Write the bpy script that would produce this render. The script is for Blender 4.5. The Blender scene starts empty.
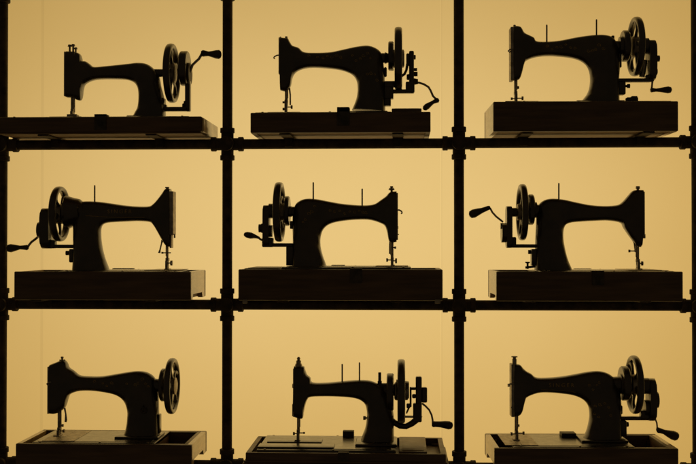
import bpy, bmesh, math, random
from mathutils import Vector, Matrix
from mathutils.bvhtree import BVHTree
random.seed(4)
PI = math.pi
scene = bpy.context.scene
C = scene.collection

# ------------------------------------------------------------------ camera
F = 1100.0                      # focal length measured in reference pixels (696 wide)
D = 2.90                        # metres from the lens to the plane of the pipe frame
CAMZ = 1.45
yaw_c, pitch_c = math.atan(52 / F), math.atan(13 / F)
cam_data = bpy.data.cameras.new('camera')
cam = bpy.data.objects.new('camera', cam_data); C.objects.link(cam)
cam_data.sensor_width = 36.0
cam_data.lens = F * 36.0 / 696.0
cam_data.clip_start = 0.05
cam_data.clip_end = 60
cam.location = (0, -D, CAMZ)
cam.rotation_euler = (PI / 2 + pitch_c, 0, yaw_c)
scene.camera = cam
R3 = cam.rotation_euler.to_matrix()
CAM = Vector(cam.location)
S = D / F                       # metres per reference pixel at the frame plane


def ray(px, py):
    return R3 @ Vector(((px - 348) / F, -(py - 232) / F, -1.0))


def at(px, py, Y=0.0):
    """World point seen at a reference pixel, on the plane of the given depth."""
    d = ray(px, py)
    t = (Y - CAM.y) / d.y
    return CAM + d * t


# ------------------------------------------------------------------ materials
def new_mat(name):
    m = bpy.data.materials.new(name); m.use_nodes = True
    nt = m.node_tree
    return m, nt, nt.nodes['Principled BSDF']


def noisy(name, c1, c2, rough, rough2, metal=0.0, scale=30.0, bump=0.0, coat=0.0, stretch=None, detail=6, spec=0.5):
    m, nt, b = new_mat(name)
    tc = nt.nodes.new('ShaderNodeTexCoord')
    mp = nt.nodes.new('ShaderNodeMapping')
    nt.links.new(tc.outputs['Object'], mp.inputs['Vector'])
    if stretch: mp.inputs['Scale'].default_value = stretch
    n = nt.nodes.new('ShaderNodeTexNoise'); n.inputs['Scale'].default_value = scale
    n.inputs['Detail'].default_value = detail
    nt.links.new(mp.outputs['Vector'], n.inputs['Vector'])
    cr = nt.nodes.new('ShaderNodeValToRGB')
    cr.color_ramp.elements[0].position = 0.35; cr.color_ramp.elements[0].color = (*c1, 1)
    cr.color_ramp.elements[1].position = 0.68; cr.color_ramp.elements[1].color = (*c2, 1)
    nt.links.new(n.outputs['Fac'], cr.inputs['Fac'])
    nt.links.new(cr.outputs['Color'], b.inputs['Base Color'])
    mr = nt.nodes.new('ShaderNodeMapRange')
    mr.inputs['To Min'].default_value = rough; mr.inputs['To Max'].default_value = rough2
    n2 = nt.nodes.new('ShaderNodeTexNoise'); n2.inputs['Scale'].default_value = scale * 2.3
    nt.links.new(tc.outputs['Object'], n2.inputs['Vector'])
    nt.links.new(n2.outputs['Fac'], mr.inputs['Value'])
    nt.links.new(mr.outputs['Result'], b.inputs['Roughness'])
    b.inputs['Metallic'].default_value = metal
    b.inputs['Specular IOR Level'].default_value = spec
    b.inputs['Coat Weight'].default_value = coat
    b.inputs['Coat Roughness'].default_value = 0.2
    if bump:
        bp = nt.nodes.new('ShaderNodeBump'); bp.inputs['Strength'].default_value = bump
        bp.inputs['Distance'].default_value = 0.002
        nt.links.new(n.outputs['Fac'], bp.inputs['Height'])
        nt.links.new(bp.outputs['Normal'], b.inputs['Normal'])
    return m


M_ENAMEL = noisy('black_japanned_enamel', (.018, .013, .008), (.045, .030, .017), .20, .45, scale=22, bump=.08, coat=.5, spec=.5)
M_IRON = noisy('worn_iron', (.03, .025, .02), (.07, .055, .04), .4, .7, metal=.5, scale=60, bump=.15)
M_STEEL = noisy('dull_nickel', (.22, .19, .15), (.42, .37, .30), .32, .6, metal=.9, scale=70, bump=.08)
M_PIPE = noisy('pipe_iron', (.034, .025, .017), (.085, .060, .036), .6, .85, metal=.0, scale=40, bump=.2, spec=.25)
M_WOOD = noisy('walnut_wood_shaded', (.060, .031, .014), (.115, .064, .030), .34, .55, scale=14, bump=.25, stretch=(.6, 5, 7), detail=8)  # darker copy of the case wood; shade on the fronts is in the colour
M_WOOD_LIT = noisy('walnut_wood_lit', (.34, .22, .095), (.60, .41, .19), .22, .38, scale=14, coat=.6, bump=.12, stretch=(4, .7, 6), detail=8)  # paler copy of the case wood, backlight on the sides put into colour
M_UNDER = noisy('raw_underside_lit', (.12, .072, .034), (.26, .16, .08), .5, .75, scale=14, bump=.25, stretch=(.8, 5, 6), detail=8)  # raw wood made paler, light on the undersides put into its colour
M_GOLD = noisy('worn_gilt', (.22, .14, .04), (.42, .27, .08), .45, .65, scale=120)
M_HANDLE = noisy('turned_wood', (.02, .012, .007), (.05, .03, .015), .35, .5, scale=25, bump=.1)


def panel_mat(name, col):
    m = bpy.data.materials.new(name); m.use_nodes = True
    nt = m.node_tree; nt.nodes.clear()
    out = nt.nodes.new('ShaderNodeOutputMaterial')
    tr = nt.nodes.new('ShaderNodeBsdfTranslucent'); df = nt.nodes.new('ShaderNodeBsdfDiffuse')
    mx = nt.nodes.new('ShaderNodeMixShader'); mx.inputs[0].default_value = .2
    tc = nt.nodes.new('ShaderNodeTexCoord'); n = nt.nodes.new('ShaderNodeTexNoise')
    n.inputs['Scale'].default_value = 1.6; n.inputs['Detail'].default_value = 3
    nt.links.new(tc.outputs['Object'], n.inputs['Vector'])
    cr = nt.nodes.new('ShaderNodeValToRGB')
    cr.color_ramp.elements[0].position = .3; cr.color_ramp.elements[1].position = .7
    cr.color_ramp.elements[0].color = (col[0] * .975, col[1] * .97, col[2] * .95, 1)
    cr.color_ramp.elements[1].color = (*col, 1)
    nt.links.new(n.outputs['Fac'], cr.inputs['Fac'])
    nt.links.new(cr.outputs['Color'], tr.inputs['Color'])
    nt.links.new(tr.outputs[0], mx.inputs[1]); nt.links.new(df.outputs[0], mx.inputs[2])
    df.inputs['Color'].default_value = (.5, .42, .28, 1)
    nt.links.new(mx.outputs[0], out.inputs['Surface'])
    return m


PANEL_COL = (.86, .82, .72)
M_PANEL = panel_mat('warm_diffuser', PANEL_COL)
M_SEAM_D = panel_mat('diffuser_seam', tuple(c * .93 for c in PANEL_COL))
M_SEAM_L = panel_mat('diffuser_edge', tuple(min(1, c * 1.09) for c in PANEL_COL))
M_SEAM_M = panel_mat('diffuser_joint', tuple(c * .95 for c in PANEL_COL))


# ------------------------------------------------------------------ mesh helpers
def obj(name, bm, mat, parent=None, smooth=True, angle=40):
    bmesh.ops.recalc_face_normals(bm, faces=bm.faces)
    me = bpy.data.meshes.new(name); bm.to_mesh(me); bm.free()
    me.materials.append(mat)
    if smooth:
        for p in me.polygons: p.use_smooth = True
        me.set_sharp_from_angle(angle=math.radians(angle))
    o = bpy.data.objects.new(name, me); C.objects.link(o)
    if parent: o.parent = parent
    return o


def add_box(bm, lo, hi, bev=0.0, seg=2):
    lo = Vector(lo); hi = Vector(hi)
    a = Vector((min(lo.x, hi.x), min(lo.y, hi.y), min(lo.z, hi.z)))
    b = Vector((max(lo.x, hi.x), max(lo.y, hi.y), max(lo.z, hi.z)))
    vs = [bm.verts.new((x, y, z)) for x in (a.x, b.x) for y in (a.y, b.y) for z in (a.z, b.z)]
    fs = [(0, 1, 3, 2), (4, 6, 7, 5), (0, 4, 5, 1), (2, 3, 7, 6), (0, 2, 6, 4), (1, 5, 7, 3)]
    fa = [bm.faces.new([vs[i] for i in f]) for f in fs]
    if bev:
        if bev > .003: seg = 3
        bev = min(bev, .38 * min(b.x - a.x, b.y - a.y, b.z - a.z))
        es = list({e for f in fa for e in f.edges})
        bmesh.ops.bevel(bm, geom=es, offset=bev, segments=seg, profile=.5, affect='EDGES')


def add_tube(bm, pts, radii, n=16, cap=True, flat=1.0):
    pts = [Vector(p) for p in pts]
    if not isinstance(radii, (list, tuple)): radii = [radii] * len(pts)
    rings = []
    up = None
    for i, p in enumerate(pts):
        a = pts[max(0, i - 1)]; b = pts[min(len(pts) - 1, i + 1)]
        t = (b - a)
        if t.length < 1e-9: t = Vector((1, 0, 0))
        t.normalize()
        if up is None:
            up = Vector((0, 1, 0)) if abs(t.y) < .9 else Vector((0, 0, 1))
        up = (up - t * up.dot(t)).normalized()
        side = t.cross(up)
        r = radii[i]
        rings.append([bm.verts.new(p + (up * math.cos(2 * PI * k / n) + side * math.sin(2 * PI * k / n) * flat) * r) for k in range(n)])
    for i in range(len(rings) - 1):
        for k in range(n):
            bm.faces.new((rings[i][k], rings[i][(k + 1) % n], rings[i + 1][(k + 1) % n], rings[i + 1][k]))
    if cap:
        bm.faces.new(rings[0][::-1]); bm.faces.new(rings[-1])


def catmull(pts, m=4):
    out = []
    n = len(pts)
    for i in range(n - 1):
        p0, p1, p2, p3 = pts[max(0, i - 1)], pts[i], pts[i + 1], pts[min(n - 1, i + 2)]
        for k in range(m):
            t = k / m
            out.append(tuple(.5 * ((2 * b) + (-a + c) * t + (2 * a - 5 * b + 4 * c - d) * t * t + (-a + 3 * b - 3 * c + d) * t ** 3)
                             for a, b, c, d in zip(p0, p1, p2, p3)))
    out.append(tuple(pts[-1]))
    return out


def add_prism(bm, poly, axis, lo, hi, bev=0.0):
    """extrude a 2D polygon; axis 'y': poly is (x, z); axis 'x': poly is (y, z)"""
    def mk(p, h): return (p[0], h, p[1]) if axis == 'y' else (h, p[0], p[1])
    a = [bm.verts.new(mk(p, lo)) for p in poly]; b = [bm.verts.new(mk(p, hi)) for p in poly]
    n = len(poly)
    f1 = bm.faces.new(a); f2 = bm.faces.new(b[::-1])
    for i in range(n): bm.faces.new((a[i], b[i], b[(i + 1) % n], a[(i + 1) % n]))
    if bev:
        es = list(f1.edges) + list(f2.edges)
        bmesh.ops.bevel(bm, geom=es, offset=bev, segments=2, profile=.5, affect='EDGES')


def empty(name, loc, rz=0.0):
    o = bpy.data.objects.new(name, None); C.objects.link(o)
    o.empty_display_size = .05
    o.location = loc; o.rotation_euler = (0, 0, rz)
    return o


# ------------------------------------------------------------------ one sewing machine
Y0 = -0.01                      # the cases stand astride the shelf rail
HD = 0.11                       # half depth of a case
BRK = 0.004                     # thickness of the flat irons under the cases
RAIL_PX = {0: 144.2, 1: 304.7, 2: 465.3}      # rail centre at the left-hand middle post
PIPE_R = 0.0133
RAILZ = {r: at(227, y).z for r, y in RAIL_PX.items()}


class Machine:
    def __init__(s, row, cx, yaw, label):
        s.row = row
        s.z0 = RAILZ[row] + PIPE_R + BRK
        p = at(cx, 256, Y0)
        s.root = empty('sewing_machine', (p.x, Y0, s.z0), math.radians(yaw))
        s.root['label'] = label; s.root['category'] = 'sewing machine'
        s.root['group'] = 'old hand-cranked sewing machines on the pipe shelves'
        s.inv = Matrix.Rotation(-math.radians(yaw), 3, 'Z')
        s.o = Vector(s.root.location)
        s.bedv = 0.0

    def P(s, px, py, w=0.0):
        """pixel -> local point on the plane y = w of this machine (w grows away from the camera)"""
        c = s.inv @ (CAM - s.o); d = s.inv @ ray(px, py)
        t = (w - c.y) / d.y
        return c + d * t

    def uv(s, px, py, w=0.0):
        p = s.P(px, py, w); return p.x, max(p.z, s.bedv - .002)

    # -- wooden case
    def base(s, fl, fr, yt, notch=False, slab=False, well=None, hd=HD, end=None, moulded=False, dh=0.0):
        s.hd = hd
        p0 = s.P(fl, yt, -hd); p1 = s.P(fr, yt, -hd)
        x0, x1 = p0.x, p1.x
        top = p0.z if s.row != 2 else s.P((fl + fr) / 2, yt, -hd).z
        s.top = top; s.x0, s.x1 = x0, x1
        bm = bmesh.new()
        T = .013
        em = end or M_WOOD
        if slab:
            add_box(bm, (x0, -hd, .004), (x1, hd, top), .005, 3)
            base = obj('wooden_base', bm, M_WOOD, s.root)
            b3 = bmesh.new(); add_box(b3, (x0 + .004, -hd + .004, 0), (x1 - .004, hd - .004, .0038), .001)
            obj('bottom_board', b3, M_UNDER, base)  # thin layer added so the slab's underside takes the paler lit colour
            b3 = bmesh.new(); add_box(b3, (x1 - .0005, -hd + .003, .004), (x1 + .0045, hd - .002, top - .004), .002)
            obj('lit_end_strip', b3, M_WOOD_LIT, base)  # strip added to the slab; its pale wood paints light on the end
        else:
            m = .009 if moulded else 0
            add_box(bm, (x0, -hd, 0), (x1, -hd + T, top), .0025)                 # front
            add_box(bm, (x0, hd - T, .0), (x1, hd, top - .0004), .0025)           # back
            # corner blocks and the rebate that carries the bed
            for sx in (x0 + T + .008, x1 - T - .008):
                for sy in (-hd + T + .008, hd - T - .008):
                    add_box(bm, (sx - .008, sy - .008, .012), (sx + .008, sy + .008, top - .014))
            if moulded:
                add_box(bm, (x0 - m, -hd - m, -.0), (x1 + m, hd + m, .016), .005, 3)
                add_box(bm, (x0 - .004, -hd - .004, .016), (x1 + .004, hd + .004, .022), .002)
            base = obj('wooden_base', bm, M_WOOD, s.root)
            b3 = bmesh.new(); add_box(b3, (x0 + T, -hd + T, .003), (x1 - T, hd - T, .012))
            obj('bottom_board', b3, M_UNDER, base)
            for x, sg in ((x0, 1), (x1, -1)):
                b2 = bmesh.new()
                a, b = -hd + T, hd - T
                if notch:
                    poly = [(a, 0), (a + .018, 0), (a + .026, .014), (b - .040, .014), (b - .032, .0), (b, 0), (b, top - .0008), (a, top - .0008)]
                else:
                    poly = [(a, 0), (b, 0), (b, top - .0008), (a, top - .0008)]
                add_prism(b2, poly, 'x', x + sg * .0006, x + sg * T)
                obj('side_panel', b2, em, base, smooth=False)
        s.case = base
        return s

    def bed(s, xl, xr, rise=.005, plates=True, head=None, hinge=True):
        """iron bed let into the case; xl/xr are pixels on the mid plane"""
        y = 256
        u0 = s.P(xl, y).x; u1 = s.P(xr, y).x
        s.bedv = s.top + rise
        w = s.hd - .016
        bm = bmesh.new()
        add_box(bm, (u0, -w, s.top - .010), (u1, w, s.top + rise), .003, 2)
        add_box(bm, (u0 + .012, -w + .012, s.top + rise), (u1 - .012, w - .012, s.top + rise + .0012), .001, 1)
        s.bedv += .0012
        b = obj('bed', bm, M_ENAMEL, s.root)
        s.bedo = b; s.u0, s.u1 = u0, u1
        if plates and head is not None:
            uh = s.P(head, y).x
            for k, (a, c) in enumerate(((-.042, .0), (.0007, .042))):
                bm = bmesh.new()
                add_box(bm, (uh + a, -w + .013, s.bedv - .0005), (uh + c, w - .014, s.bedv + .0009), .0004, 1)
                obj('slide_plate', bm, M_STEEL, b)
        for sx in (u0 + .02, (u0 * .45 + u1 * .55), u1 - .02):
            for sy in (-w + .006, w - .006):
                bm = bmesh.new(); add_tube(bm, [(sx, sy, s.top + rise - .001), (sx, sy, s.top + rise + .0009), (sx, sy, s.top + rise + .0015)], [.0032, .0032, .0022], 12)
                obj('bed_screw', bm, M_STEEL, b)
        return s

    def compartment(s, side, lid=True, lift=.0, px=None):
        """the compartment between bed and case end: 'r' or 'l'"""
        T = .013
        a, b = (s.u1 + .001, s.x1 - T) if side == 'r' else (s.x0 + T, s.u0 - .001)
        if px: a, b = s.P(px[0], 256).x, s.P(px[1], 256).x
        if b - a < .01: return s
        bm = bmesh.new()
        h = s.hd - T
        if lid:
            add_box(bm, (a, -h, s.top - .008), (b, h, s.top + .0015 + lift), .002)
            add_box(bm, (a + .008, -h + .012, s.top + .0015 + lift), (b - .008, h - .012, s.top + .003 + lift), .001)
            obj('compartment_lid', bm, M_WOOD, s.case)
        else:
            add_box(bm, (a - .002, -h, s.top - .05), (b + .001, h, s.top - .047))
            add_box(bm, (a - .006, -h, s.top - .05), (a - .001, h, s.top - .0005))
            add_box(bm, (b - .010, -h, s.top - .045), (b, h, s.top - .0006), .001)
            add_box(bm, (a, -h, s.top - .045), (b - .010, -h + .010, s.top - .0007), .001)
            add_box(bm, (a, h - .010, s.top - .045), (b - .010, h, s.top - .0007), .001)
            obj('compartment', bm, M_WOOD, s.case)
        return s

    def lock(s, x0, x1, ytop, back=False):
        w = -s.hd
        a = s.P(x0, ytop, w); b = s.P(x1, ytop, w)
        bm = bmesh.new()
        zt = max(a.z, s.top + .002)
        add_box(bm, (a.x, w - .0025, s.top - .034), (b.x, w - .0002, zt), .001)
        add_box(bm, (a.x, w - .0025, s.top + .0005), (b.x, w + .028, zt + .0002), .001)
        cx = (a.x + b.x) / 2
        add_tube(bm, [(cx, w - .0035, s.top - .017), (cx, w - .0022, s.top - .017)], .005, 12)
        obj('lock_plate', bm, M_IRON, s.case)
        return s

    # -- castings
    def casting(s, st, yaws=None, text=None):
        """st: list of (outer px, py, inner px, py, half depth m, squareness)"""
        rows = []
        for (ox, oy, ix, iy, d, n) in st:
            ou, ov = s.uv(ox, oy); iu, iv = s.uv(ix, iy)
            rows.append((ou, ov, iu, iv, d, n))
        rows = catmull(rows, 5)
        bm = bmesh.new()
        N = 28; rings = []
        for (ou, ov, iu, iv, d, n) in rows:
            c = Vector(((ou + iu) / 2, 0, (ov + iv) / 2)); h = Vector(((ou - iu) / 2, 0, (ov - iv) / 2))
            ring = []
            for k in range(N):
                a = 2 * PI * k / N
                ca, sa = math.cos(a), math.sin(a)
                e = 2 / max(n, 2)
                q = c + h * (math.copysign(abs(ca) ** e, ca)) + Vector((0, -d * math.copysign(abs(sa) ** e, sa), 0))
                ring.append(bm.verts.new(q))
            rings.append(ring)
        for i in range(len(rings) - 1):
            for k in range(N):
                bm.faces.new((rings[i][k], rings[i][(k + 1) % N], rings[i + 1][(k + 1) % N], rings[i + 1][k]))
        bm.faces.new(rings[0][::-1]); bm.faces.new(rings[-1])
        o = obj('arm_casting', bm, M_ENAMEL, s.root, angle=50)
        s.arm = o
        return s

    def foot_flange(s, xa, xb, hw=.055):
        a = s.P(xa, 256).x; b = s.P(xb, 256).x
        bm = bmesh.new()
        add_box(bm, (a, -hw, s.bedv - .001), (b, hw, s.bedv + .006), .004, 3)
        obj('pillar_foot', bm, M_ENAMEL, s.root)
        return s

    def lettering(s, word, xc, yc, height):
        cu = bpy.data.curves.new('txt', 'FONT'); cu.body = word
        cu.align_x = 'CENTER'; cu.align_y = 'CENTER'; cu.size = height * 1.35; cu.space_character = 1.5
        cu.resolution_u = 3
        t = bpy.data.objects.new('txt', cu)
        C.objects.link(t)
        dg = bpy.context.evaluated_depsgraph_get()
        me = bpy.data.meshes.new_from_object(t.evaluated_get(dg))
        bpy.data.objects.remove(t)
        bm = bmesh.new(); bm.from_mesh(me)
        bmesh.ops.subdivide_edges(bm, edges=bm.edges, cuts=1)
        ab = bmesh.new(); ab.from_mesh(s.arm.data)
        tree = BVHTree.FromBMesh(ab)
        u0, v0 = s.uv(xc, yc)
        for v in bm.verts:
            hit = tree.ray_cast(Vector((u0 + v.co.x, -.3, v0 + v.co.y)), Vector((0, 1, 0)))
            y = hit[0].y if hit[0] else -.02
            v.co = Vector((u0 + v.co.x, y - .0005, v0 + v.co.y))
        ab.free()
        o = obj('lettering', bm, M_GOLD, s.arm, smooth=False)
        return s

    def decal_lines(s, pts, r=.0006):
        """thin gilt lining painted on the casting, following its surface"""
        ab = bmesh.new(); ab.from_mesh(s.arm.data); tree = BVHTree.FromBMesh(ab)
        bm = bmesh.new()
        for line in pts:
            q = []
            for (px, py) in catmull(line, 5):
                u, v = s.uv(px, py)
                hit = tree.ray_cast(Vector((u, -.3, v)), Vector((0, 1, 0)))
                if hit[0]: q.append(hit[0] - Vector((0, .0001, 0)))
            if len(q) > 1: add_tube(bm, q, r, 6)
        ab.free()
        obj('gilt_lining', bm, M_GOLD, s.arm)
        return s

    def scroll(s, lines, step=4.2, rad=1.7, r=.00055):
        """worn gilt scrollwork: little alternating volutes strung along each line"""
        ab = bmesh.new(); ab.from_mesh(s.arm.data); tree = BVHTree.FromBMesh(ab)
        bm = bmesh.new()
        rnd = random.Random(len(lines) * 7 + int(s.x1 * 1000))
        for line in lines:
            path = [Vector((a, b)) for a, b in catmull(line, 10)]
            acc = 0; sg = 1
            for i in range(1, len(path)):
                acc += (path[i] - path[i - 1]).length
                if acc < step: continue
                acc = 0; sg = -sg
                if rnd.random() < .15: continue
                c = path[i]; q = []; R_ = rad * rnd.uniform(.7, 1.15); ph = rnd.uniform(0, .8)
                for k in range(15):
                    t = k / 14; a = ph + sg * t * 2 * PI * 1.25; rr = R_ * (1 - .8 * t)
                    u, v = s.uv(c.x + rr * math.cos(a), c.y + sg * R_ * .3 + rr * math.sin(a))
                    hit = tree.ray_cast(Vector((u, -.3, v)), Vector((0, 1, 0)))
                    if hit[0]: q.append(hit[0] - Vector((0, .0001, 0)))
                if len(q) > 5: add_tube(bm, q, [r * (1.5 - j / len(q)) for j in range(len(q))], 6)
        ab.free()
        obj('gilt_scrollwork', bm, M_GOLD, s.arm)
        return s

    def face(s, x0, x1, y0, y1, mat=None):
        a = s.uv(x0, y0); b = s.uv(x1, y1)
        bm = bmesh.new(); add_box(bm, (a[0], -.019, a[1]), (b[0], .019, b[1]), .002)
        mx = a[0] if abs(a[0]) > abs(b[0]) else b[0]
        obj('face_plate', bm, mat or M_STEEL, s.root)
        return s

    def blocks(s, name, lst, mat=None, bev=.002, parent=None):
        """lst: (x0, y0, x1, y1, half depth, [centre w])"""
        if name in ('face_boss', 'pillar_lug', 'winder_bracket', 'shaft_collar') and len(lst) > 1:
            for it in lst: s.blocks(name, [it], mat, bev, parent)
            return
        bm = bmesh.new()
        if name == 'crank_bracket': bev = max(bev, .0035)
        for it in lst:
            x0, y0, x1, y1, hw = it[:5]; wc = it[5] if len(it) > 5 else 0
            a = s.P(x0, y0, wc); b = s.P(x1, y1, wc)
            add_box(bm, (a.x, wc - hw, max(a.z, s.bedv - .002)), (b.x, wc + hw, max(b.z, s.bedv - .002)), bev)
        return obj(name, bm, mat or M_IRON, parent or s.root)

    def rod(s, name, pts, radii, mat=None, parent=None, n=14, w=0.0, clampv=False):
        """pts (px, py[, w]); radii in reference pixels"""
        q = []
        for p in pts:
            ww = p[2] if len(p) > 2 else w
            v = s.P(p[0], p[1], ww)
            if v.z < s.bedv and clampv: v.z = s.bedv
            q.append(v)
        bm = bmesh.new()
        rr = radii if isinstance(radii, (list, tuple)) else [radii] * len(pts)
        add_tube(bm, q, [r * S for r in rr], n)
        return obj(name, bm, mat or M_STEEL, parent or s.root)

    def pins(s, lst):
        for (x, yt, yb) in lst:
            s.rod('spool_pin', [(x, yt), (x, yt + .8), (x, yb + 2)], [.55, .75, .75], M_IRON, s.arm)
        return s

    def turned(s, name, segs, mat=None, parent=None):
        """several coaxial/loose rods in one part: list of (pts, radii)"""
        for pts, rr in segs:
            bm = bmesh.new()
            q = [s.P(p[0], p[1], p[2] if len(p) > 2 else 0) for p in pts]
            if (q[-1] - q[0]).length < 1e-6: q = q[:1] + [q[0] + Vector((0, -.002, 0))]
            rr = rr if isinstance(rr, (list, tuple)) else [rr] * len(pts)
            add_tube(bm, q, [r * S for r in rr], 14)
            obj(name, bm, mat or M_STEEL, parent or s.root)

    def wheel(s, cx, cy, dia, thick=7.0, spokes=5, phase=0.3, hub=8, hubw=10):
        """hand wheel turning about the length of the machine; sizes in reference pixels"""
        c = s.P(cx, cy); R = dia / 2 * S; T = thick / 2 * S
        bm = bmesh.new()
        n, m = 56, 12
        rings = []
        rad = .0066
        for i in range(n):
            a = 2 * PI * i / n
            ring = []
            for k in range(m):
                b = 2 * PI * k / m
                cb, sb = math.cos(b), math.sin(b)
                rr = R - rad + rad * math.copysign(abs(cb) ** .8, cb)
                ring.append(bm.verts.new((c.x + T * math.copysign(abs(sb) ** .7, sb), c.y + rr * math.cos(a), c.z + rr * math.sin(a))))
            rings.append(ring)
        for i in range(n):
            for k in range(m):
                bm.faces.new((rings[i][k], rings[i][(k + 1) % m], rings[(i + 1) % n][(k + 1) % m], rings[(i + 1) % n][k]))
        w = obj('hand_wheel', bm, M_ENAMEL, s.root)
        for j in range(spokes):
            a = phase + 2 * PI * j / spokes
            bm = bmesh.new()
            q = []
            for k in range(7):
                t = k / 6
                r = hub * S * .7 + (R - rad * 1.2 - hub * S * .7) * t
                aa = a + .35 * math.sin(t * PI * .9)
                q.append(Vector((c.x, c.y + r * math.cos(aa), c.z + r * math.sin(aa))))
            add_tube(bm, q, [.0078, .0064, .0053, .0048, .0053, .0066, .0090], 10, flat=.75)
            obj('spoke', bm, M_ENAMEL, w)
        bm = bmesh.new()
        hr = hub * S
        add_tube(bm, [(c.x - hubw * S / 2, c.y, c.z), (c.x - hubw * S / 2 + .002, c.y, c.z), (c.x + hubw * S / 2 - .002, c.y, c.z), (c.x + hubw * S / 2, c.y, c.z)],
                 [hr * .8, hr, hr, hr * .8], 24)
        obj('hub', bm, M_STEEL, w)
        s.wh = w
        return s

    def disc(s, name, x0, x1, cy, r, mat=None, w=0.0, lip=True):
        a = s.P(x0, cy, w); b = s.P(x1, cy, w); z = (a.z + b.z) / 2
        bm = bmesh.new(); e = .0025
        sg = 1 if b.x > a.x else -1
        add_tube(bm, [(a.x, w, z), (a.x + sg * e, w, z), (b.x - sg * e, w, z), (b.x, w, z)], [r * S - e, r * S, r * S, r * S - e], 32)
        return obj(name, bm, mat or M_ENAMEL, s.root)

    def gearcase(s, x0, x1, yt, yb, hw=.030, n=3.0, boss=None):
        """flat upright casing of the crank gears: superellipse in the cross plane, extruded along the machine"""
        a = s.P(x0, yt); b = s.P(x1, yb)
        cz = (a.z + b.z) / 2; hz = abs(a.z - b.z) / 2
        poly = []
        for k in range(36):
            t = 2 * PI * k / 36; ct, st = math.cos(t), math.sin(t)
            poly.append((hw * math.copysign(abs(ct) ** (2 / n), ct), cz + hz * math.copysign(abs(st) ** (2 / n), st)))
        bm = bmesh.new()
        add_prism(bm, poly, 'x', min(a.x, b.x), max(a.x, b.x), .003)
        if boss:
            for (bx0, bx1, by, br) in boss:
                p = s.P(bx0, by); q = s.P(bx1, by)
                add_tube(bm, [(p.x, 0, p.z), (q.x, 0, p.z)], br * S, 20)
        return obj('gear_housing', bm, M_ENAMEL, s.root)

    def crank(s, arm, handle, hr, ar=1.1, flat=.6):
        """arm: pixel path; handle: path with radii in hr"""
        a = s.rod('crank_arm', arm, ar, M_STEEL)
        h = s.rod('crank_handle', handle, hr, M_HANDLE, a, 18)
        return s

    def hook(s, pts, r=.7):
        s.rod('thread_hook', pts, r, M_STEEL)
        return s


# -------------------------------- profile shorthand
def prof(pts, head=.021, arm=.021, shoulder=.026, pillar=.029, foot=.036, nhead=2, sq=2.5):
    """pts: (ox, oy, ix, iy); the first nhead stations are the head box, the last six the pillar"""
    out = []
    n = len(pts)
    for i, p in enumerate(pts):
        k = n - 1 - i
        if i < nhead: d, q = head, 4.0
        elif i < nhead + 3: d, q = head, 3.2
        elif k >= 7: d, q = arm, sq
        elif k >= 5: d, q = shoulder, 2.6
        elif k >= 2: d, q = pillar, 2.7
        elif k == 1: d, q = (pillar + foot) / 2, 2.9
        else: d, q = foot, 3.0
        out.append((*p, d, q))
    return out


def foot_assembly(m, x, y0, y1, y2, r=1.2, foot=4, toe=-1, screw=None, wside=0.0):
    """presser bar from head (y0) to y1, foot at y2 resting on the plates"""
    vb = m.bedv
    zf = m.P(x, y2).z
    bar = m.rod('presser_bar', [(x, y0 - 4, .004), (x, y0, .004), (x, (y0 + y1) / 2, .004), (x, y1, .004)], [r, r, r, r], M_STEEL)
    p = m.P(x, y1, .004)
    bm = bmesh.new()
    add_box(bm, (p.x - .004, -.006, p.z - .001), (p.x + .004, .010, p.z + .008), .001)
    add_box(bm, (p.x - .0035, -.012, vb + .002), (p.x + .0035, .008, p.z + .001), .001)
    L = foot * S
    add_box(bm, (p.x - L if toe < 0 else p.x - L * .6, -.018, vb + .0005), (p.x + L * .6 if toe < 0 else p.x + L, .010, vb + .0035), .001)
    obj('presser_foot', bm, M_STEEL, bar)
    m.rod('needle_bar', [(x - toe * 1.2, y0 - 3, -.008), (x - toe * 1.2, y1 - 5, -.008), (x - toe * 1.2, y1 - 4.8, -.008), (x - toe * 1.2, y2 - 2, -.008)],
          [.8, .8, .35, .25], M_STEEL)
    if screw:
        segs = []
        for (sx0, sy, sx1, sr) in screw:
            d = 1 if sx1 > sx0 else -1
            segs.append(([(sx0, sy), (sx1 - d * 2, sy), (sx1 - d * 1.8, sy), (sx1, sy)], [.6, .6, sr, sr]))
        m.turned('clamp_screw', segs, M_STEEL, bar)


# ================================================================= the nine machines
# --- top left: slab board, crank wheel to the right
m = Machine(0, 105, 0, 'black sewing machine on a thin flat board, crank handle raised right, top left')
m.base(-3, 202, 117.2, slab=True)
m.bed(18, 196, rise=.0025, head=74)
m.casting(prof([(67, 51.5, 67, 97.5), (75, 51.8, 75, 98.2), (76.5, 52.2, 76.5, 99.8), (80.5, 54.5, 81, 100), (82, 60.6, 82.2, 92), (86, 61.4, 84, 86),
                (90, 64, 88, 82.5), (94.5, 67, 95, 80), (105, 66.3, 105, 79.2), (118, 65, 119, 79.3), (129, 63.8, 127.5, 80), (138, 62.8, 134, 82.5),
                (147, 64, 137.8, 87.5), (154, 68.8, 138.8, 93), (159, 76, 139, 99), (161, 86, 138.6, 104), (163.6, 96, 137.5, 109),
                (164.6, 105, 135.5, 113), (165.5, 118, 133, 118)]))
m.face(65.9, 67.4, 52.5, 97)
m.foot_flange(131, 167)
m.blocks('face_boss', [(65, 69, 67, 74, .008), (64.9, 84, 67, 90, .010)], M_STEEL)
m.turned('tension_knob', [([(69.8, 52, 0), (69.8, 47, 0), (69.8, 46.6, 0), (69.8, 44.6, 0)], [1.0, 1.0, 2.2, 1.6]),
                          ([(73.2, 52, 0), (73.2, 46.5, 0), (73.2, 46, 0), (73.2, 44.2, 0)], [1.0, 1.0, 2.1, 1.5]),
                          ([(75.8, 52, 0), (75.8, 49.5, 0), (75.8, 49, 0), (75.8, 47.4, 0)], [.9, .9, 1.8, 1.4])])
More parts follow.
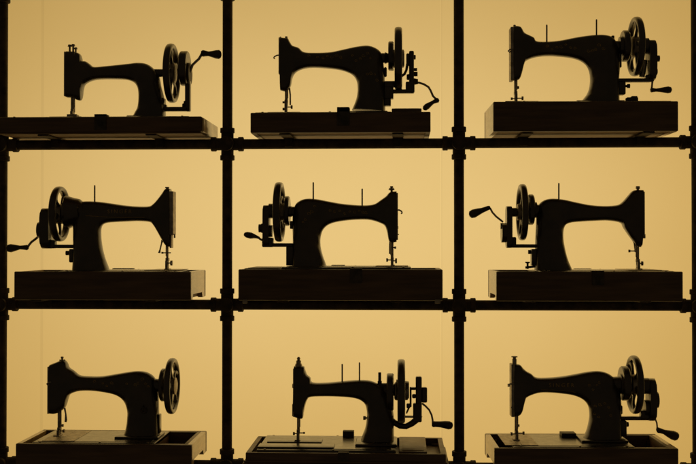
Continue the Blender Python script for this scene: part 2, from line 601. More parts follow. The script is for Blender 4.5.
foot_assembly(m, 73, 98, 112, 117, r=2.2, foot=5)
m.blocks('needle_plate', [(68, 114.6, 78, 120, .012, -.03)], M_STEEL, .0015)
m.rod('main_shaft', [(152, 73), (163, 73), (163.5, 73), (166, 73)], [4, 4, 5.5, 5.5], M_ENAMEL)
m.wheel(171.7, 73.3, 59.5, 7.0, hub=10, hubw=8)
m.disc('gear_housing', 181, 188.5, 68.5, 17.5)
m.disc('gear_cover', 188.3, 190.5, 74, 11.5, M_IRON)
m.blocks('crank_bracket', [(160, 107.2, 189, 111.2, .011), (185.5, 80, 190.5, 111.4, .011), (160, 98, 165, 112, .016), (182.5, 103.5, 187, 108.5, .009), (184, 101, 187, 108, .009), (163, 104.5, 167, 108.5, .009)], M_ENAMEL, .003)
m.crank([(190, 72), (192.5, 65), (196, 61.5), (199, 58.8), (201.2, 55), (202.4, 52.6)],
        [(201.4, 53.4), (203, 53.3), (206, 53.5), (208.5, 53.7), (212, 54), (216, 54.3), (219, 54.4), (220.8, 54.5), (221.4, 54.5)],
        [2.6, 3.4, 2.8, 2.4, 3.2, 4.3, 4.6, 3.2, 1.2], 1.35)
m.lock(94.5, 106.5, 114.2)

# --- top middle
m = Machine(0, 340, 0, 'black sewing machine whose crank handle hangs down behind its edge-on wheel, top middle')
m.base(250.4, 430.6, 112.6)
m.bed(259, 392, rise=.003, head=287)
m.compartment('r', True, .009, px=(392, 421))
m.casting(prof([(280, 37.6, 280.6, 90.5), (285.5, 38.2, 286, 91.5), (287.8, 38, 289, 89), (290, 42, 290.8, 85.5), (292.5, 45.6, 292, 79), (295.5, 46.6, 293.8, 75),
                (299, 48, 297.5, 71.3), (304, 52.1, 305, 68.5), (314, 52.9, 315, 67.7), (330, 52.3, 329, 68.6), (344, 49.4, 341, 70.3), (357, 46.6, 350, 73.5),
                (368, 45.7, 354.8, 77.5), (376.5, 48.5, 357, 82.5), (381.5, 53.5, 357.6, 88), (383.5, 63, 357.4, 93), (384.6, 76, 356.4, 98.5),
                (385, 92, 354.8, 103.5), (385.5, 112, 352, 110)]))
m.face(279.3, 280.6, 38.5, 75)
m.foot_flange(350, 388)
m.turned('tension_knob', [([(280.5, 39), (280.5, 37.8), (280.5, 37.3), (280.5, 36.6)], [1, 1, 1, .6]),
                          ([(286.3, 40), (286.3, 37.8), (286.3, 37.2), (286.3, 36.4)], [1.3, 1.3, 1.4, 1.2]),
                          ([(280.5, 71.5), (279.4, 71.5), (279.2, 71.5), (278.6, 71.5)], [2.2, 2.5, 2.5, 1.5])])
m.hook([(280, 55), (277, 55.2), (274.4, 56.6), (273.6, 57.8), (275, 58.6)], .7)
foot_assembly(m, 286.3, 90, 103, 110, r=1.5, foot=4, screw=[(286, 102.3, 282.6, 1.1), (288, 107, 292.6, 1.8), (286, 109, 282.7, 1.4)])
m.rod('thread_guard', [(289.4, 88), (290.3, 95), (290.3, 105)], [.9, .8, .8])
m.rod('main_shaft', [(378, 58), (384.5, 58), (385, 58), (389, 58)], [5, 5, 6, 4.2], M_ENAMEL)
m.disc('bobbin_winder', 388.3, 393.6, 56, 14.6)
m.wheel(398.4, 58.6, 62.6, 7.6, hub=9, hubw=12)
m.disc('stitch_knob', 384, 386.8, 72, 5, M_IRON)
m.blocks('winder_bracket', [(390.4, 60, 393.6, 70.5, .006), (384.5, 81.5, 396.5, 87.5, .012), (384.5, 87.5, 393.5, 99, .014), (384.5, 99, 391, 106, .014)], M_ENAMEL)
m.blocks('crank_bracket', [(391, 89.6, 414.4, 93.4, .010), (405.6, 82, 414.6, 93, .012), (409, 51.2, 414, 84, .011),
                           (406.2, 53.5, 409.5, 66, .008), (413.5, 55, 415.8, 59.5, .006), (397.5, 86, 402, 90.5, .006)], M_ENAMEL)
m.turned('gear_pinion', [([(413.8, 69.5), (417.2, 69.5)], [1.6, 1.6]), ([(413.8, 74), (417.6, 74)], [2.3, 2.3]), ([(409.5, 77), (406.6, 77)], [3.3, 2.6]),
                         ([(413.8, 81.5), (418, 81.5)], [3.4, 2.6])], M_IRON)
m.rod('drive_lever', [(401.5, 76), (404.5, 74), (406.4, 70), (407.4, 64)], [1.4, 1.3, 1.3, 1.5], M_IRON)
m.crank([(415, 82.6), (419, 82.6), (424, 84.2), (428.5, 87), (430.6, 90.5), (433, 96), (435.5, 98.5), (437, 99.5)],
        [(438.8, 99.3), (437.5, 100), (435.5, 101), (433, 102.2), (430, 104.2), (427, 106.4), (424.6, 108.4), (423.3, 109.4)],
        [1.4, 2.7, 2.3, 1.8, 2.4, 3.1, 2.7, 1.0], 1.1)
m.scroll([[(305, 57), (318, 59), (332, 57.5), (346, 58)], [(350, 54), (358, 62), (366, 55), (373, 62)], [(364, 80), (372, 74), (378, 82)]])
m.lock(337, 349.5, 107.2)

# --- top right
m = Machine(0, 585, 1.5, 'black sewing machine with pale face plate and two spool pins, top right')
m.base(493.5, 678.3, 101.5, end=M_WOOD_LIT)
m.bed(512, 622, rise=.003, head=518)
m.compartment('r', True, .001)
m.casting(prof([(513, 26.2, 513, 80.6), (520, 27, 518.6, 79.8), (524, 32.6, 521.2, 75), (529, 35.4, 523.3, 66), (533.5, 37.8, 526, 61), (536.3, 41.3, 535, 57.4),
                (547, 41.8, 547, 56), (560, 40.6, 560, 56.6), (573, 38, 571, 58), (585, 36, 579.5, 60.5), (597, 34.8, 585, 64.2), (606, 35.1, 588, 68.5),
                (612.5, 37.5, 589.7, 73.5), (616.5, 43.5, 590.2, 79), (618.6, 52, 590, 84.5), (619.6, 64, 588.8, 90), (618.8, 78, 586.8, 94.5),
                (618.6, 90, 584.5, 97.5), (619, 104, 581, 102)]))
m.face(509.7, 513.3, 28, 81.2)
m.foot_flange(573, 621)
m.turned('tension_knob', [([(514.5, 28), (514.5, 26), (514.5, 25.6), (514.5, 24.8)], [1.6, 1.6, 1.4, 1.0]),
                          ([(512, 61.5, -.019), (512, 61.5, -.023)], [1.1, 1.1])])
m.hook([(513, 49, -.02), (510, 49.3, -.022), (508.2, 51, -.022), (509.5, 52.3, -.022), (511.3, 50.7, -.022)], .7)
foot_assembly(m, 515.5, 80, 94.5, 100.5, r=1.4, foot=4, screw=[(516, 87.5, 519, 1.4), (516, 98.2, 523.4, 1.9), (515, 98.6, 510.8, 1.3)])
m.pins([(546.8, 24.6, 42), (596.5, 19.2, 35)])
m.rod('main_shaft', [(612, 45.5), (618.5, 46), (619, 46), (628, 46)], [5, 5, 9, 11], M_ENAMEL)
m.disc('bobbin_winder', 622, 628, 46, 15.5)
m.wheel(635.6, 46.6, 58.5, 6.6, hub=10, hubw=8)
m.blocks('shaft_collar', [(611, 35.8, 614, 42, .008), (617, 54, 620.8, 68, .012)], M_ENAMEL)
m.gearcase(647.5, 655, 40.2, 80, .026, boss=[(655, 659.3, 58.5, 3.2), (642, 648, 46, 8), (655, 657, 71.5, 3.2)])
m.rod('drive_lever', [(645.5, 60), (644, 66), (642.6, 72), (641.8, 77)], [2.0, 2.6, 3.0, 2.6], M_STEEL)
m.blocks('crank_bracket', [(617, 78.6, 651, 82.2, .010), (645, 75, 653.5, 82, .010), (617.5, 82, 624.8, 95, .014)], M_ENAMEL)
m.scroll([[(541, 46), (552, 50), (563, 46.5), (574, 50.5)], [(580, 46), (590, 53), (598, 47), (606, 54)]])
m.turned('clamp_screw', [([(623, 86), (627, 86), (627.2, 86), (629.8, 86)], [1.2, 1.2, 2.1, 2.1])], M_IRON)
m.crank([(652.6, 80), (652, 85), (651.4, 91)],
        [(650.4, 90.3), (651, 90.2), (653.4, 90), (656, 90), (660, 89.9), (664, 89.8), (668, 89.8), (670.6, 89.9), (671.8, 90)],
        [1.5, 2.2, 2.0, 1.6, 2.0, 2.9, 3.5, 3.0, 1.2], 1.0)
m.blocks('winder_stud', [(626, 97.6, 637.5, 110, .010, -.06), (631, 96.2, 637, 110, .008, -.06)], M_IRON, .002)

# --- middle left
m = Machine(1, 105, 0, 'black sewing machine with crank handle reaching low to the far left, middle left')
m.base(14, 190.5, 271.5, notch=True, end=M_WOOD_LIT)
m.bed(70, 181, rise=.001, head=167)
m.compartment('l', False)
m.casting(prof([(170.6, 188.8, 170.6, 247), (166, 188.8, 166.3, 245.8), (162.3, 193.5, 161.6, 238.8), (158, 199.3, 157.8, 231.8), (154, 203.7, 154, 225.5),
                (149.3, 206.2, 150, 222.2), (138, 206.4, 139, 221.2), (125, 205.3, 127, 221.6), (112, 203.4, 115, 222.2), (100, 201.8, 107, 223),
                (89, 201.2, 102.8, 225), (80.5, 202, 101.2, 228.5), (75.8, 206, 100.8, 234), (73.8, 214, 101.2, 241), (73.6, 226, 102.4, 249), (73.6, 238, 104, 255.5),
                (73.6, 250, 105.8, 261), (73.5, 260, 107.2, 265), (73, 270, 109, 270)], pillar=.027, foot=.033), text='x')
m.face(170.3, 174.6, 191.5, 235)
m.blocks('face_boss', [(170.5, 235, 172.4, 248, .012), (174, 234, 175.4, 238, .004, -.01)], M_STEEL, .001)
m.turned('tension_knob', [([(167.2, 190), (167.2, 188.6), (167.2, 188.2), (167.2, 186.9)], [1.2, 1.2, 2.2, 2.0])])
m.rod('take_up_lever', [(162.4, 240), (161.4, 244), (160, 250), (159.2, 253)], [1.2, .7, .8, 1.3])
foot_assembly(m, 167.6, 246, 261, 266, r=.9, foot=3, toe=1, screw=[(171, 252.8, 161.5, 1.0), (168, 263, 172.4, 2.6)])
m.pins([(94.7, 185.2, 201.5)])
m.rod('main_shaft', [(84, 211), (81, 210.5), (80.5, 210.5), (76, 211), (68, 212), (66, 212)], [8.5, 9.5, 12, 13.5, 17, 16], M_ENAMEL)
m.wheel(59.8, 214, 56, 7.2, hub=10, hubw=8, phase=.7)
m.gearcase(42.5, 51.5, 208.2, 248.6, .028, boss=[(38.5, 42.6, 230, 8), (51, 57, 214, 8)])
m.blocks('crank_bracket', [(50, 244.6, 76, 248.2, .010), (48, 240, 56, 248.4, .012), (70, 249, 74.5, 262.5, .012)], M_ENAMEL)
m.turned('clamp_screw', [([(72, 253), (69, 253), (68.8, 253), (66, 253)], [1.5, 1.5, 2.3, 2.3])], M_IRON)
m.crank([(38.5, 236.5), (35.5, 239), (31.5, 242), (29, 245), (27.4, 248)],
        [(28.6, 247.4), (27, 247.5), (23.5, 247.5), (20, 247.5), (15.5, 247.8), (11, 248.2), (8, 248.3), (6.8, 248.3)],
        [1.6, 2.8, 2.3, 2.0, 3.2, 4.3, 3.6, 1.4], 1.2)
m.blocks('bobbin_cover', [(113, 268.3, 134, 275, .010, .082)], M_IRON, .0025)
m.lettering('SINGER', 121.5, 211.8, .0105)
m.decal_lines([[(88, 216), (100, 216.5), (112, 217.4), (130, 217.6), (146, 217.6)]])

# --- middle
m = Machine(1, 340, 0, 'black sewing machine with two spool pins and short crank handle left, centre bay')
m.base(238.3, 442.7, 269.3)
m.bed(285, 411, rise=.0055, head=392)
m.compartment('l', True, .0005)
m.casting(prof([(396.6, 191.2, 396.6, 242), (390, 192.2, 389.6, 242), (386, 196.2, 387, 232), (380.5, 200.2, 384.8, 226), (374.5, 204, 380, 223), (366, 205.2, 369.5, 220),
                (354, 204.8, 357, 219.8), (341, 203.5, 345, 220.8), (328, 201.2, 334, 222.7), (316, 199, 327, 225.8), (306, 198.7, 322.8, 230.5),
                (299, 201.2, 321, 236), (295, 205.5, 320.4, 241), (292.8, 214, 320.8, 247), (292.6, 226, 322, 252.5), (292.8, 238, 323.5, 257.5),
                (292.6, 250, 325.2, 262), (292.2, 259, 326.6, 265.5), (292, 270, 329, 268)]))
m.face(396.4, 398, 193, 240)
m.blocks('pillar_lug', [(286.6, 246.5, 293.5, 265.5, .015), (290.2, 221, 293.5, 229, .010)], M_ENAMEL)
m.turned('tension_knob', [([(391.6, 193), (391.6, 190.4), (391.6, 190), (391.6, 188.2)], [1.2, 1.2, 3.2, 2.6]), ([(391.6, 188.6), (391.6, 187.9), (391.6, 187.6), (391.6, 186.2)], [.9, .9, 1.9, 1.5]),
                          ([(397, 227.5), (398.4, 227.5)], [1.8, 1.4]), ([(397, 234.5), (399, 234.5)], [.6, .5])])
m.hook([(397, 210, -.012), (399.3, 210, -.012), (401.6, 211.4, -.012), (402.2, 213, -.012), (400.8, 213.6, -.012)], .8)
foot_assembly(m, 392.2, 241, 260, 266.5, r=1.4, foot=2.6, toe=1, screw=[(392, 247.6, 396.2, 1.2), (392, 260, 386.2, 1.8), (392, 260.8, 397, 2.6)])
m.rod('thread_guard', [(390, 240), (389.8, 247), (389.8, 254)], [.8, .9, .9])
m.pins([(313.3, 182.2, 199), (362.2, 188.6, 205.5)])
m.rod('main_shaft', [(298, 211.5), (292, 211.5), (291.5, 211.5), (285, 211.5)], [5, 5, 5.5, 6], M_ENAMEL)
m.disc('bobbin_winder', 285, 289.6, 211, 15)
m.wheel(279.3, 212, 60, 7.4, hub=8.5, hubw=12, phase=.5)
m.gearcase(263.4, 269.6, 205.2, 247, .022, n=4, boss=[(258.8, 263.6, 228.3, 4.2), (269, 274, 211, 7.5), (269.5, 272.5, 231, 6)])
m.blocks('crank_bracket', [(264, 243.2, 293.5, 246.9, .011), (262.5, 237.6, 273.6, 247.2, .014), (261, 223.5, 264, 233, .008)], M_ENAMEL, .003)
m.crank([(263, 240.6, -.02), (260, 239, -.025), (258, 237.2, -.03)],
        [(258.8, 237.8, -.02), (256.5, 236.9, -.035), (254, 236.2, -.045), (250.5, 235.5, -.06), (247, 234.8, -.075), (245, 234.3, -.08), (244.3, 234.1, -.082)],
        [1.3, 1.6, 2.2, 3.2, 2.9, 1.9, .7], 1.1)
m.blocks('bobbin_cover', [(331.5, 264.8, 345, 275, .010, .06)], M_IRON, .0025)
m.lock(350, 362, 270)
for (xa, xb) in ((242.6, 247.4), (434.8, 440.4)):
    a = m.P(xa, 299.4, -m.hd); b = m.P(xb, 303.4, -m.hd)
    bm = bmesh.new(); add_box(bm, (a.x, -m.hd - .0022, a.z), (b.x, -m.hd - .0002, b.z), .0008)
    obj('corner_clip', bm, M_STEEL, m.case)
m.scroll([[(326, 212.5), (336, 211), (346, 213), (356, 211.5), (366, 213)], [(360, 209), (364, 214), (368, 209.5)], [(318, 203.5), (306, 219), (302, 226)]])

# --- middle right
m = Machine(1, 590, 1, 'black sewing machine with one spool pin and crank handle raised left, middle right')
m.base(496.6, 683, 271.5, notch=True, end=M_WOOD_LIT)
m.bed(536, 665, rise=.001, head=638)
m.compartment('l', False)
m.casting(prof([(642.6, 190, 641.2, 246), (636.5, 190, 636.2, 245.8), (632, 191.2, 632.4, 240.6), (627, 196.8, 628, 234.5), (622.5, 201.8, 624, 228.5), (617, 205, 620.5, 223),
                (604, 205.9, 608, 220.7), (590, 204.9, 594, 221), (576, 202.2, 581, 221.7), (563, 199.4, 571, 222.7), (551, 198.6, 566, 224.8),
                (543, 200.8, 563.8, 229), (538, 206, 563.1, 235.5), (536.4, 216, 563.6, 242), (535.9, 228, 564.8, 249), (535.3, 239, 566.4, 255.5),
                (535, 251, 568.4, 261.5), (534.8, 260, 570, 265.5), (534.5, 270, 572, 270)]))
m.face(642.2, 643.3, 192, 236)
m.blocks('face_boss', [(637, 240, 640.6, 247, .010), (642.5, 234.2, 645.2, 238.4, .005)], M_STEEL, .001)
m.turned('tension_knob', [([(637.8, 191), (637.8, 189), (637.8, 188.6), (637.8, 186.2)], [1.3, 1.3, 2.2, 1.9])])
foot_assembly(m, 637.6, 246, 262, 267, r=1.5, foot=3, toe=1, screw=[(638, 251, 628.4, 1.4), (637, 263.4, 643, 2.2)])
m.rod('thread_guard', [(633.6, 240), (634.4, 244), (636, 252)], [.8, .8, 1.4])
m.pins([(558.8, 183, 199)])
m.blocks('pillar_lug', [(531, 249, 536, 265.5, .014)], M_ENAMEL)
m.rod('main_shaft', [(545, 210), (537, 210), (536.4, 210), (524, 210)], [5, 5.5, 8, 8], M_ENAMEL)
m.disc('bobbin_winder', 528, 533.4, 209.6, 15.2)
m.wheel(522.2, 212.2, 56, 6.4, hub=8, hubw=11, phase=.1)
m.gearcase(506, 511.6, 206.2, 248, .022, n=5, boss=[(501.4, 506.2, 233, 9.5), (500.4, 506, 226, 3), (511.4, 520, 212.3, 4.5)])
m.blocks('crank_bracket', [(508, 244.2, 537, 247.8, .010), (511, 237, 516, 246, .010)], M_ENAMEL)
m.turned('clamp_screw', [([(534, 252), (531, 252), (530.8, 252), (528.2, 252)], [1.3, 1.3, 2.1, 2.1])], M_IRON)
m.crank([(503, 222), (500.5, 220), (496, 216.4), (492.4, 212.4), (490, 208)],
        [(490.2, 207.2), (488.6, 207.8), (485.6, 209), (482, 210.4), (478, 211.8), (473.6, 213.6), (470.4, 214.8), (469.2, 215.2)],
        [1.5, 2.2, 2.4, 2.7, 3.6, 4.4, 3.6, 1.4], 1.0)
m.turned('winder_spindle', [([(527.6, 269, -.03), (527.6, 263.4, -.03), (527.6, 263, -.03), (527.6, 261.8, -.03)], [1, 1, 2.3, 2.3]),
                            ([(525.4, 267.6, -.03), (535.5, 266.4, -.03)], [1.2, 1.1])], M_IRON)
m.blocks('bobbin_cover', [(574, 268.6, 591, 275, .010, .082)], M_IRON, .0025)
m.lock(592, 604, 271.8)

# --- bottom left (no crank)
m = Machine(2, 105, 0, 'black sewing machine with plain spoked wheel and no crank, bottom left')
m.base(15.5, 191.6, 444.5, notch=True, end=M_WOOD_LIT)
m.bed(44, 163, rise=.001, head=68)
m.compartment('r', False)
m.casting(prof([(50.6, 364.5, 50.2, 413.5), (56.5, 362.2, 56.5, 413.5), (63, 359.8, 61.5, 411), (66.5, 362, 65.3, 407), (68.8, 367.3, 67.5, 399.5), (74, 370.8, 70.5, 394.3),
                (80, 375.3, 79, 391.2), (90, 376.3, 90, 390.7), (102, 376.2, 101, 391.8), (115, 374.2, 112.5, 394), (127, 372.2, 119.5, 397), (138, 371, 124, 401.3),
                (147, 372.3, 126.6, 406.5), (154, 377, 127.7, 412.5), (157.2, 385, 127.6, 418.5), (158.4, 396, 127, 424.5), (158.8, 410, 125.8, 430),
                (159.2, 424, 124.2, 434.5), (159.6, 440, 122, 440)]))
m.face(49.4, 50.9, 366, 413)
m.foot_flange(119, 162, .045)
m.blocks('face_boss', [(48.4, 397.5, 51.2, 404, .010)], M_STEEL)
m.turned('tension_knob', [([(62.2, 361), (62.2, 358.6), (62.2, 358.2), (62.2, 356.6)], [1, 1, 1.6, 1.3]), ([(60.5, 362), (60.5, 359.6)], [1.3, 1.1]), ([(64.2, 362), (64.2, 359.6)], [1.3, 1.1])])
m.hook([(51, 382, -.02), (48.6, 382.4, -.022), (46.8, 384, -.022), (47.8, 385.6, -.022), (49.4, 384.6, -.022)], .7)
m.rod('take_up_lever', [(64.6, 408, -.012), (65.8, 414, -.012), (66, 420, -.012), (65.6, 422, -.012)], [1, .8, 1.3, 1.1])
foot_assembly(m, 59.6, 412, 430, 436, r=2.0, foot=4, screw=[(60, 431, 64.8, 1.7), (60, 425.5, 63.6, 1.4)])
m.rod('main_shaft', [(152, 385), (160, 385.5), (160.5, 385.5), (168, 386)], [6.5, 6.5, 8.5, 8.5], M_ENAMEL)
m.disc('bobbin_winder', 161.4, 165.6, 385, 16.5)
m.wheel(172, 386, 56, 6.4, hub=8.5, hubw=9, phase=.35)
m.disc('hub_cap', 174, 175.8, 386, 6.5, M_STEEL)
m.scroll([[(92, 383.5), (100, 380.5), (108, 384.5), (116, 381.5)], [(124, 380), (134, 386), (144, 379), (150, 386)]])
m.disc('stitch_knob', 143, 144, 409, 3.5, M_IRON, w=-.030)
m.blocks('motor_lug', [(158.6, 414, 160.6, 433, .012)], M_ENAMEL)
m.rod('stitch_knob', [(144, 410.5, -.024), (144, 410.5, -.031), (144, 410.5, -.0312), (144, 410.5, -.033)], [3.6, 3.6, 3.2, 3.0], M_IRON)

# --- bottom middle
m = Machine(2, 343, 0, 'black sewing machine on a broad moulded case with recessed tray, bottom middle')
m.base(245.5, 446, 453.6, moulded=True, hd=.122)
m.bed(262, 396, rise=.005, plates=False)
m.compartment('r', True, .002, px=(399, 426))
m.casting(prof([(294.3, 366, 293.2, 416.5), (303.3, 366.2, 302, 418.6), (304.8, 369, 303.6, 413.5), (307, 374.6, 305.2, 405.5), (310.3, 377.6, 307.5, 399.5),
                (312.3, 382.3, 311, 396.9), (324, 382.8, 324, 396.3), (338, 381.7, 338, 396.6), (351, 380.5, 349.5, 397.4), (361, 380, 357.6, 399),
                (369.5, 380.6, 362.6, 401.7), (376.5, 383, 365.3, 405), (383, 387, 366.5, 409.3), (387.5, 392, 366.9, 414), (390.5, 400, 366.6, 419),
                (392.8, 409, 366, 424), (393.8, 418, 364.8, 429), (394, 428, 363, 433.5), (394, 440, 361, 440)]))
m.face(293.6, 294.8, 368, 416)
m.foot_flange(356, 397, .06)
m.blocks('face_boss', [(292.4, 383.5, 294.6, 388, .008), (292.4, 403.5, 294.4, 416, .010)], M_STEEL)
m.turned('tension_knob', [([(298.6, 368), (298.6, 364.4), (298.6, 363), (298.6, 361), (298.6, 359.8), (298.6, 358.6), (298.6, 357)], [4.2, 3.4, 2.4, 2.6, 1.3, 1.9, .9])])
foot_assembly(m, 298.4, 417, 432, 436, r=1.5, foot=4, screw=[(298, 433.6, 293, 1.6), (299, 433, 305, 1.0)])
m.pins([(342.2, 364, 382), (359.5, 362.4, 380)])
m.blocks('winder_post', [(378.2, 372.4, 381.2, 387, .002), (379.2, 383.5, 388.5, 388, .009), (377.6, 381, 381.8, 384.5, .004)], M_IRON, .001)
m.turned('tension_screw', [([(370, 418), (366, 418), (365.6, 418), (363.2, 418)], [.8, .8, 2, 2])], M_STEEL)
m.rod('main_shaft', [(384, 390), (396, 390), (396.4, 390), (409, 390)], [6, 6, 10.5, 8.5], M_ENAMEL)
m.disc('bobbin_winder', 386.8, 393.6, 392, 18.6)
m.wheel(401.3, 391.2, 63.4, 7.6, hub=9, hubw=14, phase=.2)
m.blocks('crank_bracket', [(413, 403, 421.8, 422, .010), (415.6, 376.4, 421.8, 404, .011), (421.5, 387.2, 427.2, 402.6, .007), (409.6, 387.2, 416, 390, .007), (409.6, 387, 411.6, 407, .006), (412, 394, 416, 398.4, .006), (406.4, 403.4, 410.5, 408.4, .006), (398, 415.7, 420, 417.6, .008)], M_ENAMEL, .0018)
m.rod('bracket_arm', [(389, 418), (394, 422.5), (400, 426), (406, 426.5), (412, 423.5), (417.5, 419), (420, 415)], [3, 3, 2.9, 2.9, 3.1, 3.4, 3], M_ENAMEL)
m.rod('drive_lever', [(410, 405), (408.4, 409), (407, 412), (406.6, 413.6)], [1, .9, .9, .6], M_IRON)
m.crank([(422, 403.4), (425.6, 406.2), (429.2, 410), (431.6, 415), (432.6, 420), (432.8, 425)],
        [(431.8, 424.2), (433, 424.2), (436, 424.2), (440, 424.4), (445, 424.8), (449, 425.4), (451.8, 425.8), (452.8, 426)],
        [2.1, 3.0, 2.8, 3.0, 3.7, 4.1, 3.2, 1.3], 1.0)
a = m.P(337.5, 440, -.122)
m.blocks('back_catch', [(343, 430.6, 354, 445, .012, .085)], M_IRON, .001, m.case)
for (xa, xb, ya, yb) in ((268, 322, -.02, .035), (262, 336, -.092, -.04)):
    a = m.P(xa, 256).x; b = m.P(xb, 256).x
    bm = bmesh.new(); add_box(bm, (a, ya, m.bedv - .0005), (b, yb, m.bedv + .0035), .001)
    obj('shuttle_cover', bm, M_ENAMEL, m.bedo)
m.lock(338, 349, 452.6)

# --- bottom right
m = Machine(2, 590, 2, 'black sewing machine with flat-topped head screw and crank hanging down, bottom right')
m.base(494.6, 678.6, 448.6, notch=True, end=M_WOOD_LIT)
m.bed(508, 626, rise=.001, head=517)
m.compartment('r', False)
m.casting(prof([(513.6, 364.2, 513.6, 416.5), (519.5, 364.5, 518.6, 415.6), (523.3, 368.4, 521.8, 412), (526.5, 371.2, 524, 403), (531, 373.6, 526.5, 397.3), (536.4, 377.4, 538, 393),
                (549, 377.6, 550, 392.6), (562, 376.4, 562, 393.7), (575, 374.2, 572, 395.2), (587, 371.9, 580, 398), (598, 371, 585.3, 401.8), (607, 373, 588.2, 406.5),
                (613.5, 377.5, 589.4, 412), (618, 385, 589.4, 418), (620, 395, 588.6, 423.5), (621, 406, 587.4, 428.5), (621, 418, 585.8, 433),
                (620.8, 430, 584, 436.5), (621, 442, 582, 442)]))
m.face(510.3, 513.9, 363.6, 416.2)
m.foot_flange(578, 624, .045)
m.turned('tension_knob', [([(514.4, 366), (514.4, 359), (514.4, 358.4), (514.4, 357.6), (514.4, 357.2), (514.4, 356.2)], [2.2, 2.2, 1.6, 1.6, 3.3, 3.0]),
                          ([(511.8, 407.5, -.019), (511.8, 407.5, -.023)], [.9, .9])])
m.hook([(514, 383.6, -.02), (510.8, 384, -.022), (508, 384.6, -.022), (508, 386.2, -.022), (510.2, 385.8, -.022)], .8)
foot_assembly(m, 516.3, 416, 433.5, 440, r=1.7, foot=4, screw=[(517, 425.6, 519.4, 1.3), (517, 433.2, 524.4, 1.7), (516, 434, 510.6, 1.8)])
m.rod('main_shaft', [(612, 384), (619.4, 384), (620, 384), (628, 384)], [7, 7.5, 10, 12], M_ENAMEL)
m.disc('bobbin_winder', 621, 628, 383.4, 17)
m.wheel(634.3, 384.6, 57.4, 6.6, hub=10, hubw=8, phase=.8)
m.gearcase(648, 654.6, 378.4, 420.6, .028, boss=[(654.4, 657.6, 400, 8), (642, 648.2, 386, 8), (644, 648.2, 408, 8)])
m.blocks('crank_bracket', [(618, 416.4, 652, 420, .010), (640, 410, 652, 419, .012), (618, 405, 621.8, 414, .012), (619, 420, 625.8, 436, .014)], M_ENAMEL)
m.turned('clamp_screw', [([(624, 424.4), (625.6, 424.4), (625.8, 424.4), (628.4, 424.4)], [1.4, 1.4, 2.5, 2.3])], M_IRON)
m.crank([(655.2, 419), (656.8, 423), (657.2, 427), (656.8, 430.4)],
        [(656.6, 430.6), (658, 430.2), (661, 431), (664, 432), (668, 433.6), (672.4, 435.2), (676, 436.6), (677.8, 437.2), (678.6, 437.6)],
        [1.8, 2.8, 2.5, 2.3, 3.4, 4.5, 4.4, 3.2, 1.2], .8)
m.blocks('bobbin_cover', [(560.6, 432.4, 575, 445, .018, .05)], M_IRON, .001)
m.lettering('SINGER', 560, 384.4, .0105)
m.scroll([[(584, 381), (592, 388), (600, 379), (608, 388)], [(590, 408), (600, 402), (610, 410), (600, 418), (592, 411)]])
m.decal_lines([[(540, 389), (552, 389.2), (565, 390), (574, 391.6)]])

# ------------------------------------------------------------------ the pipe shelving
shelf = empty('pipe_shelf', (0, 0, RAILZ[2] - .3))
shelf['label'] = 'black iron pipe shelving whose rails and posts hold the machines'; shelf['category'] = 'shelf'
off = Vector((0, 0, -(RAILZ[2] - .3)))
PX = [at(2.2, 232).x, at(227.3, 232).x, at(459.0, 232).x, at(696.9, 232).x]
ZR = [RAILZ[0], RAILZ[1], RAILZ[2]]
pitch = ZR[0] - ZR[1]
ztop = ZR[0] + pitch


def sobj(name, bm, mat):
    o = obj(name, bm, mat, shelf)
    o.data.transform(Matrix.Translation(off)); return o


A = .031        # reach of a fitting's socket from its centre
for x in PX:
    zs = [ZR[2] - .30] + [ZR[2], ZR[1], ZR[0]] + [ztop]
    for i in range(4):
        lo = zs[i] + (.0 if i == 0 else A - .004); hi = zs[i + 1] - (A - .004)
        bm = bmesh.new(); add_tube(bm, [(x, 0, lo), (x, 0, hi)], PIPE_R, 24); sobj('pipe', bm, M_PIPE)
for z in ZR + [ztop]:
    for i in range(3):
        bm = bmesh.new(); add_tube(bm, [(PX[i] + A - .004, 0, z), (PX[i + 1] - A + .004, 0, z)], PIPE_R, 24); sobj('pipe', bm, M_PIPE)


def fitting(x, z, arms):
    bm = bmesh.new()
    L = .043
    for (dx, dy, dz) in arms:
        l = L if dy == 0 else .030
        p = Vector((x, 0, z)); d = Vector((dx, dy, dz))
        add_tube(bm, [p, p + d * (l - .014), p + d * (l - .013), p + d * (l - .001), p + d * l], [.0165, .0165, .0192, .0192, .0180], 24)
    bmesh.ops.create_uvsphere(bm, u_segments=24, v_segments=14, radius=.0205, matrix=Matrix.Translation((x, 0, z)))
    sobj('pipe_fitting', bm, M_PIPE)


for i, x in enumerate(PX):
    for z in ZR + [ztop]:
        arms = [(0, 0, -1), (0, -1, 0)]
        if z != ztop: arms.append((0, 0, 1))
        if i > 0: arms.append((-1, 0, 0))
        if i < 3: arms.append((1, 0, 0))
        fitting(x, z, arms)
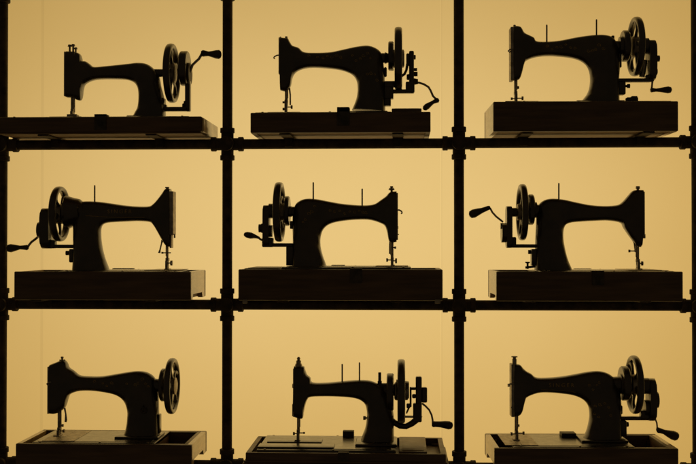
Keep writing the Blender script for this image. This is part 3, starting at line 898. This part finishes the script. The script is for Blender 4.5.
# flat irons lying across the rail, two per bay, that carry the cases
for r, cols in ((0, ((56, 160), (289, 398), (523, 640))), (1, ((50, 160), (287, 396), (525, 636))), (2, ((50, 160), (287, 396), (525, 636)))):
    for pair in cols:
        for px in pair:
            x = at(px, 256).x; z = ZR[r] + PIPE_R
            bm = bmesh.new()
            add_box(bm, (x - .014, -.112, z - .0002), (x + .014, .085, z + BRK - .0006), .001)
            add_box(bm, (x - .010, -.0165, z - .022), (x + .010, -.0138, z - .0001), .0006)
            sobj('support_bracket', bm, M_PIPE)

# ------------------------------------------------------------------ the lit diffuser wall behind
YP = 0.62
wall = empty('backdrop', (0, YP, 0)); wall['kind'] = 'structure'
wall['label'] = 'warm yellow backlit diffuser wall made of tall sheets'
xs = [at(40.6, 232, YP).x, at(43.4, 232, YP).x, at(440.2, 232, YP).x, at(441.0, 232, YP).x, at(442.6, 232, YP).x]
edges = [(-3.0, xs[0], M_PANEL), (xs[0], xs[1], M_SEAM_D), (xs[1], xs[2], M_PANEL), (xs[2], xs[3], M_SEAM_L), (xs[3], xs[4], M_SEAM_M), (xs[4], 3.0, M_PANEL)]
for a, b, mt in edges:
    bm = bmesh.new()
    v = [bm.verts.new(q) for q in ((a, 0, -.6), (b, 0, -.6), (b, 0, 3.6), (a, 0, 3.6))]
    bm.faces.new(v)
    obj('diffuser_sheet' if mt is M_PANEL else 'sheet_joint', bm, mt, wall, smooth=False)


EB, CB = 44, (1, .607, .142)
EC, CC = 4.0, (.96, 1, .74)


def area(name, loc, sx, sy, power, rot, col):
    l = bpy.data.lights.new(name, 'AREA'); l.shape = 'RECTANGLE'; l.size = sx; l.size_y = sy
    l.energy = power; l.color = col
    o = bpy.data.objects.new(name, l); C.objects.link(o); o.location = loc; o.rotation_euler = rot
    return o


c0 = at(372, 262, YP)
area('lightbox_lamp_broad', (c0.x + .05, YP + 1.1, c0.z - .1), 4.2, 3.0, EB, (-PI / 2, 0, 0), CB)
area('lightbox_lamp_centre', (c0.x - .14, YP + .8, c0.z + .18), 1.9, .8, EC, (-PI / 2, 0, 0), CC)

# ------------------------------------------------------------------ dim room in front
w = bpy.data.worlds.new('World'); scene.world = w; w.use_nodes = True
bg = w.node_tree.nodes['Background']
bg.inputs['Color'].default_value = (1.0, .74, .42, 1); bg.inputs['Strength'].default_value = .048

scene.view_settings.view_transform = 'Standard'
scene.view_settings.look = 'None'
scene.view_settings.exposure = 0
scene.view_settings.gamma = 1
scene.render.engine = 'CYCLES'
scene.cycles.max_bounces = 6
